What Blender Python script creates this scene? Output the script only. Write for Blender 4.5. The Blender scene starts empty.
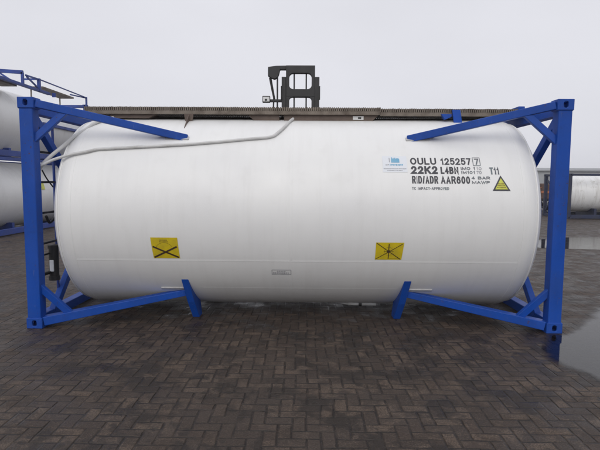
import bpy, bmesh, math, random
from mathutils import Vector, Matrix
random.seed(7)
scene = bpy.context.scene
C = scene.collection
PI = math.pi
R_ = math.radians

# ------------------------------------------------------------------ camera
cam_d = bpy.data.cameras.new('camera')
cam = bpy.data.objects.new('camera', cam_d)
C.objects.link(cam)
cam_d.sensor_width = 36.0
cam_d.lens = 36.0 * 495.0 / 600.0
cam_d.clip_start = 0.05
cam_d.clip_end = 3000
r_ = Vector((0.99989672, 0.01304614, 0.00602852))
u_ = Vector((-0.00716473, 0.08887501, 0.99601702))
f_ = Vector((-0.01245839, 0.99595734, -0.0889593))
m = Matrix((r_, u_, -f_)).transposed().to_4x4()
m.translation = Vector((0.1442, -5.4667, 1.6939))
cam.matrix_world = m
scene.camera = cam

# ------------------------------------------------------------------ world and sun
SUN_EL, SUN_ROT = R_(36), R_(186)
w = bpy.data.worlds.new('World')
scene.world = w
w.use_nodes = True
nt = w.node_tree
for n in list(nt.nodes):
    nt.nodes.remove(n)
out = nt.nodes.new('ShaderNodeOutputWorld')
bg = nt.nodes.new('ShaderNodeBackground')
bg.inputs['Strength'].default_value = 0.1
sky = nt.nodes.new('ShaderNodeTexSky')
sky.sky_type = 'NISHITA'
sky.sun_disc = False
sky.sun_elevation = SUN_EL
sky.sun_rotation = SUN_ROT
sky.dust_density = 6.0
hs = nt.nodes.new('ShaderNodeHueSaturation')
hs.inputs['Saturation'].default_value = 0.1
nt.links.new(sky.outputs[0], hs.inputs['Color'])
tc = nt.nodes.new('ShaderNodeTexCoord')
nz = nt.nodes.new('ShaderNodeTexNoise')           # soft cloud structure of the overcast
nz.inputs['Scale'].default_value = 1.6
nz.inputs['Detail'].default_value = 3.0
mp = nt.nodes.new('ShaderNodeMapping')
mp.inputs['Scale'].default_value = (1, 1, 2.5)
nt.links.new(tc.outputs['Generated'], mp.inputs[0])
nt.links.new(mp.outputs[0], nz.inputs['Vector'])
cr = nt.nodes.new('ShaderNodeValToRGB')
cr.color_ramp.elements[0].position = 0.3
cr.color_ramp.elements[0].color = (0.66, 0.665, 0.715, 1)
cr.color_ramp.elements[1].position = 0.7
cr.color_ramp.elements[1].color = (0.74, 0.745, 0.80, 1)
nt.links.new(nz.outputs['Fac'], cr.inputs[0])
sep = nt.nodes.new('ShaderNodeSeparateXYZ')
nt.links.new(tc.outputs['Generated'], sep.inputs[0])
mr = nt.nodes.new('ShaderNodeMapRange')           # brighter towards the zenith
mr.inputs['From Min'].default_value = 0.25
mr.inputs['From Max'].default_value = 1.0
mr.inputs['To Min'].default_value = 10.1
mr.inputs['To Max'].default_value = 11.0
nt.links.new(sep.outputs['Z'], mr.inputs['Value'])
mul = nt.nodes.new('ShaderNodeVectorMath')
mul.operation = 'SCALE'
nt.links.new(cr.outputs[0], mul.inputs[0])
nt.links.new(mr.outputs[0], mul.inputs['Scale'])
mix = nt.nodes.new('ShaderNodeMix')
mix.data_type = 'RGBA'
mix.inputs['Factor'].default_value = 0.92
nt.links.new(hs.outputs[0], mix.inputs['A'])
nt.links.new(mul.outputs[0], mix.inputs['B'])
nt.links.new(mix.outputs['Result'], bg.inputs['Color'])
nt.links.new(bg.outputs[0], out.inputs['Surface'])

sun_d = bpy.data.lights.new('sun', 'SUN')
sun_d.energy = 0.85
sun_d.angle = R_(40)
sun_d.color = (1.0, 0.97, 0.93)
sun = bpy.data.objects.new('sun', sun_d)
C.objects.link(sun)
sdir = Vector((math.sin(SUN_ROT) * math.cos(SUN_EL), math.cos(SUN_ROT) * math.cos(SUN_EL), math.sin(SUN_EL)))
sun.rotation_euler = (-sdir).to_track_quat('-Z', 'Y').to_euler()

scene.render.engine = 'CYCLES'
vs = scene.view_settings
vs.view_transform = 'Standard'
vs.look = 'None'
vs.exposure = 0.12
vs.gamma = 1.0
vs.use_curve_mapping = False

# ------------------------------------------------------------------ materials
class NT:
    def __init__(s, name):
        s.m = bpy.data.materials.new(name)
        s.m.use_nodes = True
        s.t = s.m.node_tree
        s.b = s.t.nodes['Principled BSDF']
        s.o = s.t.nodes['Material Output']
    def n(s, typ, **kw):
        x = s.t.nodes.new(typ)
        for k, v in kw.items():
            setattr(x, k, v)
        return x
    def l(s, a, b):
        s.t.links.new(a, b)
    def math(s, op, a, b=None, c=None):
        x = s.n('ShaderNodeMath', operation=op)
        for i, v in enumerate((a, b, c)):
            if v is None:
                continue
            if isinstance(v, (int, float)):
                x.inputs[i].default_value = v
            else:
                s.l(v, x.inputs[i])
        return x.outputs[0]
    def mixc(s, fac, a, b, blend='MIX'):
        x = s.n('ShaderNodeMix', data_type='RGBA', blend_type=blend)
        for sock, v in (('Factor', fac), ('A', a), ('B', b)):
            i = x.inputs[sock]
            if isinstance(v, (int, float)):
                i.default_value = v
            elif isinstance(v, tuple):
                i.default_value = v + (1,) if len(v) == 3 else v
            else:
                s.l(v, i)
        return x.outputs['Result']
    def noise(s, vec, scale, detail=3, rough=0.55):
        x = s.n('ShaderNodeTexNoise')
        x.inputs['Scale'].default_value = scale
        x.inputs['Detail'].default_value = detail
        x.inputs['Roughness'].default_value = rough
        if vec is not None:
            s.l(vec, x.inputs['Vector'])
        return x.outputs['Fac']
    def ramp(s, fac, lo, hi, a=0.0, b=1.0):
        x = s.n('ShaderNodeMapRange')
        s.l(fac, x.inputs['Value'])
        x.inputs['From Min'].default_value = lo
        x.inputs['From Max'].default_value = hi
        x.inputs['To Min'].default_value = a
        x.inputs['To Max'].default_value = b
        return x.outputs[0]
    def obj(s, scale=(1, 1, 1), which='Object'):
        t = s.n('ShaderNodeTexCoord')
        mpn = s.n('ShaderNodeMapping')
        mpn.inputs['Scale'].default_value = scale
        s.l(t.outputs[which], mpn.inputs[0])
        return mpn.outputs[0]
    def bump(s, h, strength=0.2, dist=0.01):
        x = s.n('ShaderNodeBump')
        x.inputs['Strength'].default_value = strength
        x.inputs['Distance'].default_value = dist
        s.l(h, x.inputs['Height'])
        s.l(x.outputs[0], s.b.inputs['Normal'])

def paint(name, col, rough=0.45, dirt=(0.1, 0.09, 0.08), amount=0.25, scale=3.0, metallic=0.0, bump=0.05, streak=(1, 1, 1), chips=0.0):
    k = NT(name)
    v = k.obj(streak)
    n1 = k.noise(v, scale, 5)
    n2 = k.noise(v, scale * 9, 4)
    f = k.math('MULTIPLY', k.ramp(n1, 0.42, 0.75), amount)
    f2 = k.math('MULTIPLY', k.ramp(n2, 0.55, 0.8), amount * 0.7)
    c = k.mixc(f, tuple(col), tuple(dirt))
    c = k.mixc(f2, c, tuple(dirt))
    if chips:
        fade = k.noise(k.obj((1.5, 1.5, 0.5)), 2.0, 4)
        c = k.mixc(k.math('MULTIPLY', k.ramp(fade, 0.5, 0.75), 0.35), c, (0.03, 0.095, 0.42))
        n3 = k.noise(v, 26, 4, 0.7)
        ch = k.math('MULTIPLY', k.ramp(n3, 0.645, 0.67), k.ramp(n1, 0.42, 0.56))
        c = k.mixc(k.math('MULTIPLY', ch, chips), c, (0.075, 0.032, 0.016))
        n4 = k.noise(k.obj((9, 9, 1.2)), 7, 3, 0.6)
        c = k.mixc(k.math('MULTIPLY', k.ramp(n4, 0.66, 0.72), 0.25), c, (0.16, 0.19, 0.33))
    k.l(c, k.b.inputs['Base Color'])
    k.l(k.ramp(n1, 0.3, 0.7, rough - 0.08, rough + 0.12), k.b.inputs['Roughness'])
    k.b.inputs['Metallic'].default_value = metallic
    if bump:
        k.bump(n2, bump, 0.01)
    return k.m

M = {}
M['blue'] = paint('blue_paint', (0.003, 0.060, 0.35), 0.45, (0.01, 0.03, 0.11), 0.4, 2.2, bump=0.06, chips=0.8)
M['blue'].node_tree.nodes['Principled BSDF'].inputs['Specular IOR Level'].default_value = 0.28
M['bluedark'] = paint('old_blue_paint', (0.010, 0.045, 0.27), 0.5, (0.04, 0.038, 0.05), 0.5, 3.0, chips=0.8)
M['padgrey'] = paint('dull_white_paint', (0.50, 0.50, 0.50), 0.6, (0.25, 0.24, 0.22), 0.6, 8)
M['navy'] = paint('dark_navy_paint', (0.012, 0.02, 0.06), 0.55, (0.04, 0.035, 0.03), 0.5, 3.0)
M['pipe'] = paint('pipe_grey', (0.62, 0.62, 0.61), 0.45, (0.3, 0.29, 0.27), 0.5, 5)
M['grating'] = paint('galvanised_grating', (0.185, 0.155, 0.125), 0.6, (0.06, 0.042, 0.03), 0.75, 7, metallic=0.2)
M['brownsteel'] = paint('stained_steel', (0.115, 0.082, 0.064), 0.6, (0.05, 0.035, 0.03), 0.6, 5)
M['black'] = paint('black_steel', (0.008, 0.008, 0.009), 0.5, (0.04, 0.036, 0.03), 0.3, 5)
M['rubber'] = paint('rubber', (0.02, 0.02, 0.02), 0.8, (0.06, 0.055, 0.05), 0.4, 6)
M['ylw'] = paint('sticker_yellow', (0.64, 0.49, 0.010), 0.45, (0.35, 0.26, 0.02), 0.5, 9, bump=0)
M['lime'] = paint('sticker_lime', (0.60, 0.62, 0.08), 0.45, (0.35, 0.33, 0.05), 0.4, 9, bump=0)
M['ink'] = paint('black_lettering', (0.035, 0.035, 0.045), 0.5, (0.2, 0.2, 0.2), 0.25, 12, bump=0)
M['inkbrown'] = paint('faded_black_tape', (0.045, 0.022, 0.012), 0.5, (0.12, 0.08, 0.02), 0.3, 12, bump=0)
M['inkfade'] = paint('faded_lettering', (0.30, 0.30, 0.33), 0.5, (0.5, 0.5, 0.5), 0.5, 12, bump=0)
M['inkgrey'] = paint('grey_lettering', (0.10, 0.10, 0.12), 0.5, (0.3, 0.4, 0.4), 0.5, 12, bump=0)
M['inkyl'] = paint('faded_on_yellow', (0.20, 0.14, 0.012), 0.5, (0.3, 0.2, 0.02), 0.5, 12, bump=0)
M['logoblue'] = paint('logo_blue', (0.17, 0.40, 0.58), 0.45, (0.3, 0.5, 0.62), 0.4, 15, bump=0)
M['logopale'] = paint('logo_pale', (0.74, 0.765, 0.80), 0.45, (0.7, 0.74, 0.8), 0.3, 15, bump=0)
M['whiteplain'] = paint('white_plain', (0.74, 0.74, 0.73), 0.45, (0.5, 0.5, 0.48), 0.4, 6, bump=0)
M['brownload'] = paint('brown_tarpaulin', (0.10, 0.055, 0.042), 0.7, (0.05, 0.03, 0.02), 0.5, 2)
M['orange'] = paint('orange_band', (0.42, 0.14, 0.06), 0.5, (0.2, 0.08, 0.04), 0.5, 3)
M['greywall'] = paint('grey_cladding', (0.34, 0.35, 0.36), 0.6, (0.25, 0.25, 0.25), 0.4, 0.1)
M['greyroof'] = paint('grey_roofing', (0.28, 0.29, 0.30), 0.6, (0.2, 0.2, 0.2), 0.4, 0.1)
M['glass'] = NT('clear_plastic').m
_b = M['glass'].node_tree.nodes['Principled BSDF']
_b.inputs['Base Color'].default_value = (0.75, 0.77, 0.8, 1)
_b.inputs['Roughness'].default_value = 0.15

def tank_white(name, dirty):
    k = NT(name)
    v = k.obj((1, 1, 1))
    vs_ = k.obj((7, 0.5, 0.7))
    big = k.noise(v, 0.9, 3)
    mid = k.noise(v, 5, 5)
    st = k.noise(vs_, 1.6, 5, 0.65)
    fine = k.noise(v, 45, 3)
    base = k.mixc(k.ramp(big, 0.35, 0.7), (0.80, 0.80, 0.785), (0.75, 0.75, 0.745))
    base = k.mixc(k.math('MULTIPLY', k.ramp(st, 0.48, 0.78), 0.09 + dirty * 0.5), base, (0.42, 0.40, 0.36))
    base = k.mixc(k.math('MULTIPLY', k.ramp(mid, 0.58, 0.8), 0.07 + dirty * 0.6), base, (0.36, 0.33, 0.29))
    spots = k.math('MULTIPLY', k.ramp(fine, 0.70, 0.76), 0.10 + dirty * 0.3)
    base = k.mixc(spots, base, (0.3, 0.27, 0.23))
    k.l(base, k.b.inputs['Base Color'])
    k.l(k.ramp(mid, 0.3, 0.7, 0.33, 0.50), k.b.inputs['Roughness'])
    h = k.math('ADD', k.math('MULTIPLY', big, 1.0), k.math('MULTIPLY', k.noise(v, 2.6, 2), 0.35))
    k.bump(h, 0.22, 0.03)
    return k.m
M['tank'] = tank_white('white_tank_paint', 0.0)
M['tankdirty'] = tank_white('weathered_white_tank_paint', 0.14)
M['tankold'] = tank_white('stained_white_tank_paint', 1.3)

def pavers():
    k = NT('brick_paving')
    B = 0.1
    t = k.n('ShaderNodeTexCoord')
    wob = k.n('ShaderNodeTexNoise')
    wob.inputs['Scale'].default_value = 0.9
    wob.inputs['Detail'].default_value = 2
    k.l(t.outputs['Object'], wob.inputs['Vector'])
    wv = k.n('ShaderNodeVectorMath', operation='MULTIPLY_ADD')
    k.l(wob.outputs['Color'], wv.inputs[0])
    wv.inputs[1].default_value = (0.07, 0.07, 0)
    k.l(t.outputs['Object'], wv.inputs[2])
    wob2 = k.n('ShaderNodeTexNoise')
    wob2.inputs['Scale'].default_value = 9
    k.l(t.outputs['Object'], wob2.inputs['Vector'])
    wv2 = k.n('ShaderNodeVectorMath', operation='MULTIPLY_ADD')
    k.l(wob2.outputs['Color'], wv2.inputs[0])
    wv2.inputs[1].default_value = (0.012, 0.012, 0)
    k.l(wv.outputs[0], wv2.inputs[2])
    s = k.n('ShaderNodeSeparateXYZ')
    k.l(wv2.outputs[0], s.inputs[0])
    x = k.math('MULTIPLY', s.outputs['X'], 1 / B)
    y = k.math('MULTIPLY', s.outputs['Y'], 1 / B)
    i = k.math('FLOOR', x)
    j = k.math('FLOOR', y)
    mm = k.math('FLOORED_MODULO', k.math('SUBTRACT', i, j), 4.0)
    def eq(v):
        return k.math('COMPARE', mm, float(v), 0.25)
    e1, e2, e3 = eq(1), eq(2), eq(3)
    vert = k.math('ADD', e2, e3)
    i0 = k.math('SUBTRACT', i, e1)
    j0 = k.math('SUBTRACT', j, e2)
    lx = k.math('SUBTRACT', x, i0)
    ly = k.math('SUBTRACT', y, j0)
    wx = k.math('SUBTRACT', 2.0, vert)
    wy = k.math('ADD', 1.0, vert)
    dx = k.math('MINIMUM', lx, k.math('SUBTRACT', wx, lx))
    dy = k.math('MINIMUM', ly, k.math('SUBTRACT', wy, ly))
    d = k.math('MINIMUM', dx, dy)
    cmb = k.n('ShaderNodeCombineXYZ')
    k.l(i0, cmb.inputs[0]); k.l(j0, cmb.inputs[1]); k.l(vert, cmb.inputs[2])
    wn = k.n('ShaderNodeTexWhiteNoise', noise_dimensions='3D')
    k.l(cmb.outputs[0], wn.inputs['Vector'])
    sc = k.n('ShaderNodeSeparateColor')
    k.l(wn.outputs['Color'], sc.inputs[0])
    rnd, rnd2, rnd3 = sc.outputs[0], sc.outputs[1], sc.outputs[2]
    P = t.outputs['Object']
    big = k.noise(P, 0.55, 4, 0.6)
    mid = k.noise(P, 3.2, 5, 0.6)
    fine = k.noise(P, 60, 4, 0.7)
    grit = k.noise(P, 220, 2, 0.7)
    patch0 = k.noise(P, 6.5, 5, 0.7)
    # colours of the single bricks
    ramp = k.n('ShaderNodeValToRGB')
    el = ramp.color_ramp.elements
    el[0].position = 0.0; el[0].color = (0.0274, 0.0182, 0.0138, 1)
    el[1].position = 1.0; el[1].color = (0.0631, 0.0433, 0.0331, 1)
    e = el.new(0.45); e.color = (0.0356, 0.0240, 0.0182, 1)
    e = el.new(0.85); e.color = (0.0425, 0.0293, 0.0225, 1)
    k.l(k.math('ADD', k.math('MULTIPLY', rnd, 0.62), k.math('MULTIPLY', patch0, 0.30)), ramp.inputs[0])
    c = k.mixc(k.math('MULTIPLY', k.ramp(rnd2, 0.75, 1.0), 0.22), ramp.outputs[0], (0.0575, 0.0339, 0.0245))
    c = k.mixc(k.math('MULTIPLY', k.ramp(fine, 0.46, 0.72), 0.6), c, (0.0904, 0.0657, 0.0502))
    c = k.mixc(k.math('MULTIPLY', k.ramp(grit, 0.56, 0.74), 0.55), c, (0.1713, 0.1324, 0.1046))
    # oil and damp stains
    stain = k.math('MULTIPLY', k.ramp(mid, 0.50, 0.72), k.ramp(big, 0.35, 0.6))
    c = k.mixc(k.math('MULTIPLY', stain, 0.8), c, (0.0192, 0.0135, 0.0105))
    patch = k.noise(P, 5.5, 6, 0.72)
    speck = k.noise(P, 85, 3, 0.75)
    worn = k.math('MULTIPLY', k.ramp(k.math('ADD', patch, k.math('MULTIPLY', k.math('SUBTRACT', rnd3, 0.5), 0.16)), 0.50, 0.60), k.ramp(big, 0.30, 0.50))
    dust = k.math('MULTIPLY', worn, k.ramp(speck, 0.40, 0.62))
    c = k.mixc(k.math('MULTIPLY', dust, 0.95), c, (0.1438, 0.1031, 0.0748))
    c = k.mixc(k.math('MULTIPLY', k.ramp(speck, 0.57, 0.66), 0.7), c, (0.1507, 0.1124, 0.0833))
    soil = k.ramp(k.noise(P, 2.1, 5, 0.7), 0.52, 0.57)
    c = k.mixc(k.math('MULTIPLY', soil, 0.8), c, (0.0179, 0.0118, 0.0085))
    jw = k.math('ADD', 0.018, k.math('MULTIPLY', mid, 0.055))
    edge = k.n('ShaderNodeMapRange', interpolation_type='SMOOTHSTEP')
    k.l(d, edge.inputs['Value'])
    k.l(k.math('MULTIPLY', jw, 0.6), edge.inputs['From Min'])
    k.l(k.math('MULTIPLY', jw, 2.2), edge.inputs['From Max'])
    jmix = edge.outputs[0]
    jc = k.mixc(k.ramp(fine, 0.4, 0.7), (0.0083, 0.0058, 0.0048), (0.0356, 0.0246, 0.0192))
    fill = k.ramp(k.noise(P, 7.0, 4, 0.65), 0.44, 0.60)
    c = k.mixc(k.math('MAXIMUM', jmix, k.math('MULTIPLY', fill, 0.7)), jc, c)
    k.l(c, k.b.inputs['Base Color'])
    # damp: some bricks and low places are smoother
    ro = k.math('SUBTRACT', k.ramp(mid, 0.38, 0.62, 0.60, 0.34), k.math('MULTIPLY', soil, 0.14))
    ro = k.math('ADD', ro, k.math('MULTIPLY', rnd3, 0.14))
    k.l(ro, k.b.inputs['Roughness'])
    k.b.inputs['Specular IOR Level'].default_value = 0.36
    rd = k.n('ShaderNodeMapRange', interpolation_type='SMOOTHSTEP')
    k.l(d, rd.inputs['Value'])
    rd.inputs['From Min'].default_value = 0.0
    rd.inputs['From Max'].default_value = 0.14
    h = k.math('MULTIPLY', rd.outputs[0], 0.55)
    tilt = k.math('ADD', k.math('MULTIPLY', k.math('SUBTRACT', rnd2, 0.5), k.math('MULTIPLY', lx, 0.6)),
                  k.math('MULTIPLY', k.math('SUBTRACT', rnd3, 0.5), k.math('MULTIPLY', ly, 0.6)))
    h = k.math('ADD', h, k.math('MULTIPLY', tilt, rd.outputs[0]))
    h = k.math('ADD', h, k.math('MULTIPLY', rnd, 0.25))
    h = k.math('ADD', h, k.math('MULTIPLY', k.noise(P, 1.7, 2), 4.0))
    h = k.math('ADD', h, k.math('MULTIPLY', fine, 0.35))
    h = k.math('ADD', h, k.math('MULTIPLY', speck, 0.35))
    k.bump(h, 1.0, 0.018)
    return k.m
M['pavers'] = pavers()

def puddle_mat(name, soft):
    k = NT(name)
    k.t.nodes.remove(k.b)
    v = k.obj()
    fr = k.n('ShaderNodeFresnel')
    fr.inputs['IOR'].default_value = 1.62
    gl = k.n('ShaderNodeBsdfGlossy')
    gl.inputs['Roughness'].default_value = 0.06
    bp = k.n('ShaderNodeBump')
    bp.inputs['Strength'].default_value = 0.05
    bp.inputs['Distance'].default_value = 0.01
    k.l(k.noise(v, 5, 2), bp.inputs['Height'])
    k.l(bp.outputs[0], gl.inputs['Normal'])
    at = k.n('ShaderNodeAttribute')
    at.attribute_name = 'depth'
    lev = k.math('ADD', at.outputs['Fac'], k.math('MULTIPLY', k.math('SUBTRACT', k.noise(v, 3.5, 4, 0.6), 0.5), soft * 1.6))
    lev = k.math('ADD', lev, k.math('MULTIPLY', k.math('SUBTRACT', k.noise(v, 17, 3, 0.6), 0.5), soft * 0.7))
    wet = k.n('ShaderNodeMapRange', interpolation_type='SMOOTHSTEP')
    k.l(lev, wet.inputs['Value'])
    wet.inputs['From Min'].default_value = soft * 0.25
    wet.inputs['From Max'].default_value = soft * 1.7
    inside = k.math('MULTIPLY', wet.outputs[0], k.ramp(at.outputs['Fac'], 0.0, soft * 0.3))
    tr_ = k.n('ShaderNodeBsdfTransparent')
    dk = k.mixc(inside, (1, 1, 1), (0.55, 0.52, 0.5))       # wet bricks look darker through the water
    k.l(dk, tr_.inputs['Color'])
    mx = k.n('ShaderNodeMixShader')
    k.l(k.math('MULTIPLY', fr.outputs[0], inside), mx.inputs[0])
    k.l(tr_.outputs[0], mx.inputs[1])
    k.l(gl.outputs[0], mx.inputs[2])
    k.l(mx.outputs[0], k.o.inputs['Surface'])
    return k.m
M['water'] = puddle_mat('shallow_rain_water', 0.12)
M['water2'] = puddle_mat('standing_rain_water', 0.10)

# ------------------------------------------------------------------ helpers
def obj(name, bm, mats, parent=None, smooth=None, bevel=0.0, loc=None):
    me = bpy.data.meshes.new(name)
    bmesh.ops.recalc_face_normals(bm, faces=bm.faces[:]) if name not in ('ground',) else None
    bm.to_mesh(me)
    bm.free()
    if not isinstance(mats, (list, tuple)):
        mats = [mats]
    for x in mats:
        me.materials.append(x)
    if smooth is not None:
        me.polygons.foreach_set('use_smooth', [True] * len(me.polygons))
        me.set_sharp_from_angle(angle=R_(smooth))
    o = bpy.data.objects.new(name, me)
    C.objects.link(o)
    if parent is not None:
        o.parent = parent
    if loc is not None:
        o.location = loc
    if bevel:
        b = o.modifiers.new('bevel', 'BEVEL')
        b.width = bevel
        b.segments = 2
        b.limit_method = 'ANGLE'
        b.angle_limit = R_(40)
    return o

def thing(name, label, cat, loc=(0, 0, 0), rz=0.0, group=None):
    o = bpy.data.objects.new(name, None)
    o.empty_display_size = 0.2
    C.objects.link(o)
    o.location = loc
    o.rotation_euler = (0, 0, rz)
    o['label'] = label
    o['category'] = cat
    if group:
        o['group'] = group
    return o

def structure(o):
    o['kind'] = 'structure'
    return o

def box(bm, a, b, mi=0):
    vs_ = [bm.verts.new((x, y, z)) for x in (a[0], b[0]) for y in (a[1], b[1]) for z in (a[2], b[2])]
    for q in ((0, 1, 3, 2), (4, 6, 7, 5), (0, 4, 5, 1), (2, 3, 7, 6), (0, 2, 6, 4), (1, 5, 7, 3)):
        bm.faces.new([vs_[i] for i in q]).material_index = mi

def beam(bm, p0, p1, w, h, up=(0, 0, 1), mi=0, w1=None, h1=None):
    p0, p1, up = Vector(p0), Vector(p1), Vector(up)
    d = (p1 - p0).normalized()
    s = d.cross(up).normalized()
    t = s.cross(d).normalized()
    rings = []
    for p, ww, hh in ((p0, w, h), (p1, w1 or w, h1 or h)):
        rings.append([bm.verts.new(p + s * (a * ww / 2) + t * (b * hh / 2)) for a, b in ((-1, -1), (1, -1), (1, 1), (-1, 1))])
    A, B = rings
    for i in range(4):
        j = (i + 1) % 4
        bm.faces.new([A[i], A[j], B[j], B[i]]).material_index = mi
    bm.faces.new(A[::-1]).material_index = mi
    bm.faces.new(B).material_index = mi

def tube(bm, pts, r, n=12, mi=0, cap=True, closed=False):
    pts = [Vector(p) for p in pts]
    rings = []
    N = len(pts)
    ref = None
    for i, p in enumerate(pts):
        a = pts[i - 1] if (i > 0 or closed) else p
        b = pts[(i + 1) % N] if (i < N - 1 or closed) else p
        d = (b - a).normalized()
        if ref is None:
            ref = Vector((0, 0, 1)) if abs(d.z) < 0.9 else Vector((1, 0, 0))
        s = d.cross(ref).normalized()
        t = s.cross(d).normalized()
        ref = t
        rings.append([bm.verts.new(p + (s * math.cos(2 * PI * k / n) + t * math.sin(2 * PI * k / n)) * r) for k in range(n)])
    for i in range(N if closed else N - 1):
        A, B = rings[i], rings[(i + 1) % N]
        for k in range(n):
            bm.faces.new([A[k], A[(k + 1) % n], B[(k + 1) % n], B[k]]).material_index = mi
    if cap and not closed:
        bm.faces.new(rings[0][::-1]).material_index = mi
        bm.faces.new(rings[-1]).material_index = mi

def smooth_path(pts, sub=6):
    P = [Vector(p) for p in pts]
    P = [P[0] * 2 - P[1]] + P + [P[-1] * 2 - P[-2]]
    res = []
    for i in range(1, len(P) - 2):
        for s in range(sub):
            t = s / sub
            a, b, c, d = P[i - 1:i + 3]
            res.append(0.5 * ((2 * b) + (c - a) * t + (2 * a - 5 * b + 4 * c - d) * t * t + (3 * b - a - 3 * c + d) * t ** 3))
    res.append(P[-2])
    return res

def revolve_x(bm, prof, cy, cz, n=96, mi=0):
    """prof: list of (x, r) turned about the axis y=cy, z=cz"""
    rings = []
    for x, r in prof:
        if r < 1e-5:
            rings.append([bm.verts.new((x, cy, cz))])
        else:
            rings.append([bm.verts.new((x, cy + r * math.cos(2 * PI * k / n), cz + r * math.sin(2 * PI * k / n))) for k in range(n)])
    for A, B in zip(rings, rings[1:]):
        for k in range(n):
            q = (k + 1) % n
            if len(A) == 1:
                bm.faces.new([A[0], B[k], B[q]]).material_index = mi
            elif len(B) == 1:
                bm.faces.new([A[k], A[q], B[0]]).material_index = mi
            else:
                bm.faces.new([A[k], A[q], B[q], B[k]]).material_index = mi

def prism(bm, poly, axis, a, b, mi=0):
    """poly in the plane across `axis` (order x,y,z without axis), extruded from a to b"""
    def P(p, v):
        q = list(p)
        q.insert('xyz'.index(axis), v)
        return q
    A = [bm.verts.new(P(p, a)) for p in poly]
    B = [bm.verts.new(P(p, b)) for p in poly]
    n = len(poly)
    for i in range(n):
        j = (i + 1) % n
        bm.faces.new([A[i], A[j], B[j], B[i]]).material_index = mi
    bm.faces.new(A[::-1]).material_index = mi
    bm.faces.new(B).material_index = mi

# ------------------------------------------------------------------ ground and water
bm = bmesh.new()
xs = [-700, 700]
vs4 = [bm.verts.new(p) for p in ((-700, -60, 0), (700, -60, 0), (700, 900, 0), (-700, 900, 0))]
bm.faces.new(vs4)
structure(obj('ground', bm, M['pavers']))

def puddle(name, outline, z, mat, jitter, seed, cell):
    rnd = random.Random(seed)
    P = []
    n = len(outline)
    for i in range(n):
        a, b = Vector(outline[i]), Vector(outline[(i + 1) % n])
        k = max(2, int((b - a).length / 0.06))
        for s in range(k):
            P.append(a.lerp(b, s / k))
    ph = [rnd.uniform(0, 6.28) for _ in range(6)]
    L = len(P)
    Q = []
    for i, p in enumerate(P):
        t, nx = P[i - 1], P[(i + 1) % L]
        d = (nx - t).normalized()
        nrm = Vector((d.y, -d.x))
        off = sum(math.sin(2 * PI * i / L * f + ph[q]) / (1 + 0.12 * f) for q, f in enumerate((5, 9, 17, 29, 43, 71)))
        Q.append(p + nrm * off * jitter)
    N = len(Q)
    qx = [p.x for p in Q]; qy = [p.y for p in Q]
    def info(x, y):
        best, ins = 1e9, False
        for i in range(N):
            ax, ay, bx, by = qx[i - 1], qy[i - 1], qx[i], qy[i]
            d2 = (bx - x) ** 2 + (by - y) ** 2
            if d2 < best:
                best = d2
            if (ay > y) != (by > y) and x < (bx - ax) * (y - ay) / (by - ay) + ax:
                ins = not ins
        return math.sqrt(best) if ins else -1.0
    x0, x1, y0, y1 = min(qx), max(qx), min(qy), max(qy)
    nx_, ny_ = int((x1 - x0) / cell) + 1, int((y1 - y0) / cell) + 1
    b = bmesh.new()
    dep = {}
    G = {}
    for i in range(nx_ + 1):
        for j in range(ny_ + 1):
            x, y = x0 + i * cell, y0 + j * cell
            q = info(x, y)
            G[i, j] = (x, y, max(q, 0.0), q >= 0)
    V = {}
    for i in range(nx_):
        for j in range(ny_):
            ks = [(i, j), (i + 1, j), (i + 1, j + 1), (i, j + 1)]
            if any(G[k_][3] for k_ in ks):
                for k_ in ks:
                    if k_ not in V:
                        V[k_] = b.verts.new((G[k_][0], G[k_][1], z))
                b.faces.new([V[k_] for k_ in ks])
    b.verts.index_update()
    vals = [0.0] * len(b.verts)
    for k_, v in V.items():
        vals[v.index] = G[k_][2]
    o = structure(obj(name, b, mat))
    at = o.data.attributes.new('depth', 'FLOAT', 'POINT')
    at.data.foreach_set('value', vals)
    return o

puddle('water', [(2.78, 0.06), (2.58, -0.32), (2.36, -0.74), (2.44, -1.02), (2.60, -1.48), (3.1, -1.90), (4.2, -1.7), (5.6, -0.9), (6.3, 0.6),
                 (5.6, 1.6), (4.6, 1.55), (4.0, 1.2), (3.6, 0.72), (3.2, 0.25), (3.0, 0.06)], 0.004, M['water'], 0.014, 3, 0.04)
puddle('water', [(6.0, 7.2), (7.2, 7.0), (9.0, 6.9), (13, 7.3), (15, 9.2), (11, 10.2), (9.0, 10.0), (8.0, 9.9), (6.4, 9.0)], 0.004, M['water2'], 0.04, 5, 0.09)

# ------------------------------------------------------------------ the large tank container
YC, ZC, RT = 1.219, 1.281, 1.215
L, W, H = 6.058, 2.438, 2.591
XC = 0.03
tank = thing('tank_container', 'large clean white tank lying in a bright blue end-frame skid, lettered OULU, in the foreground', 'tank container', (0, 0, 0))

XE, RK = 2.80, 0.27
bm = bmesh.new()
prof = []
for k in range(6):
    r = 0.80 * k / 6
    prof.append((-(XE + 0.055 - 0.055 * (r / 0.9) ** 2), r))
r0 = RT - RK
for k in range(0, 13):
    a = PI / 2 * k / 12
    prof.append((-(XE - RK + RK * math.cos(a)), r0 + RK * math.sin(a)))
half = prof[:]
full = [(XC + x, r) for x, r in half]
for q in (-2.3, -1.6, -0.8, 0, 0.8, 1.6, 2.3):
    full.append((XC + q, RT))
full += [(XC - x, r) for x, r in reversed(half)]
revolve_x(bm, full, YC, ZC, 128)
shell = obj('tank_shell', bm, M['tank'], tank, smooth=40)

def on_tank(x, th, off=0.0):
    return Vector((x, YC - (RT + off) * math.cos(th), ZC + (RT + off) * math.sin(th)))

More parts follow.
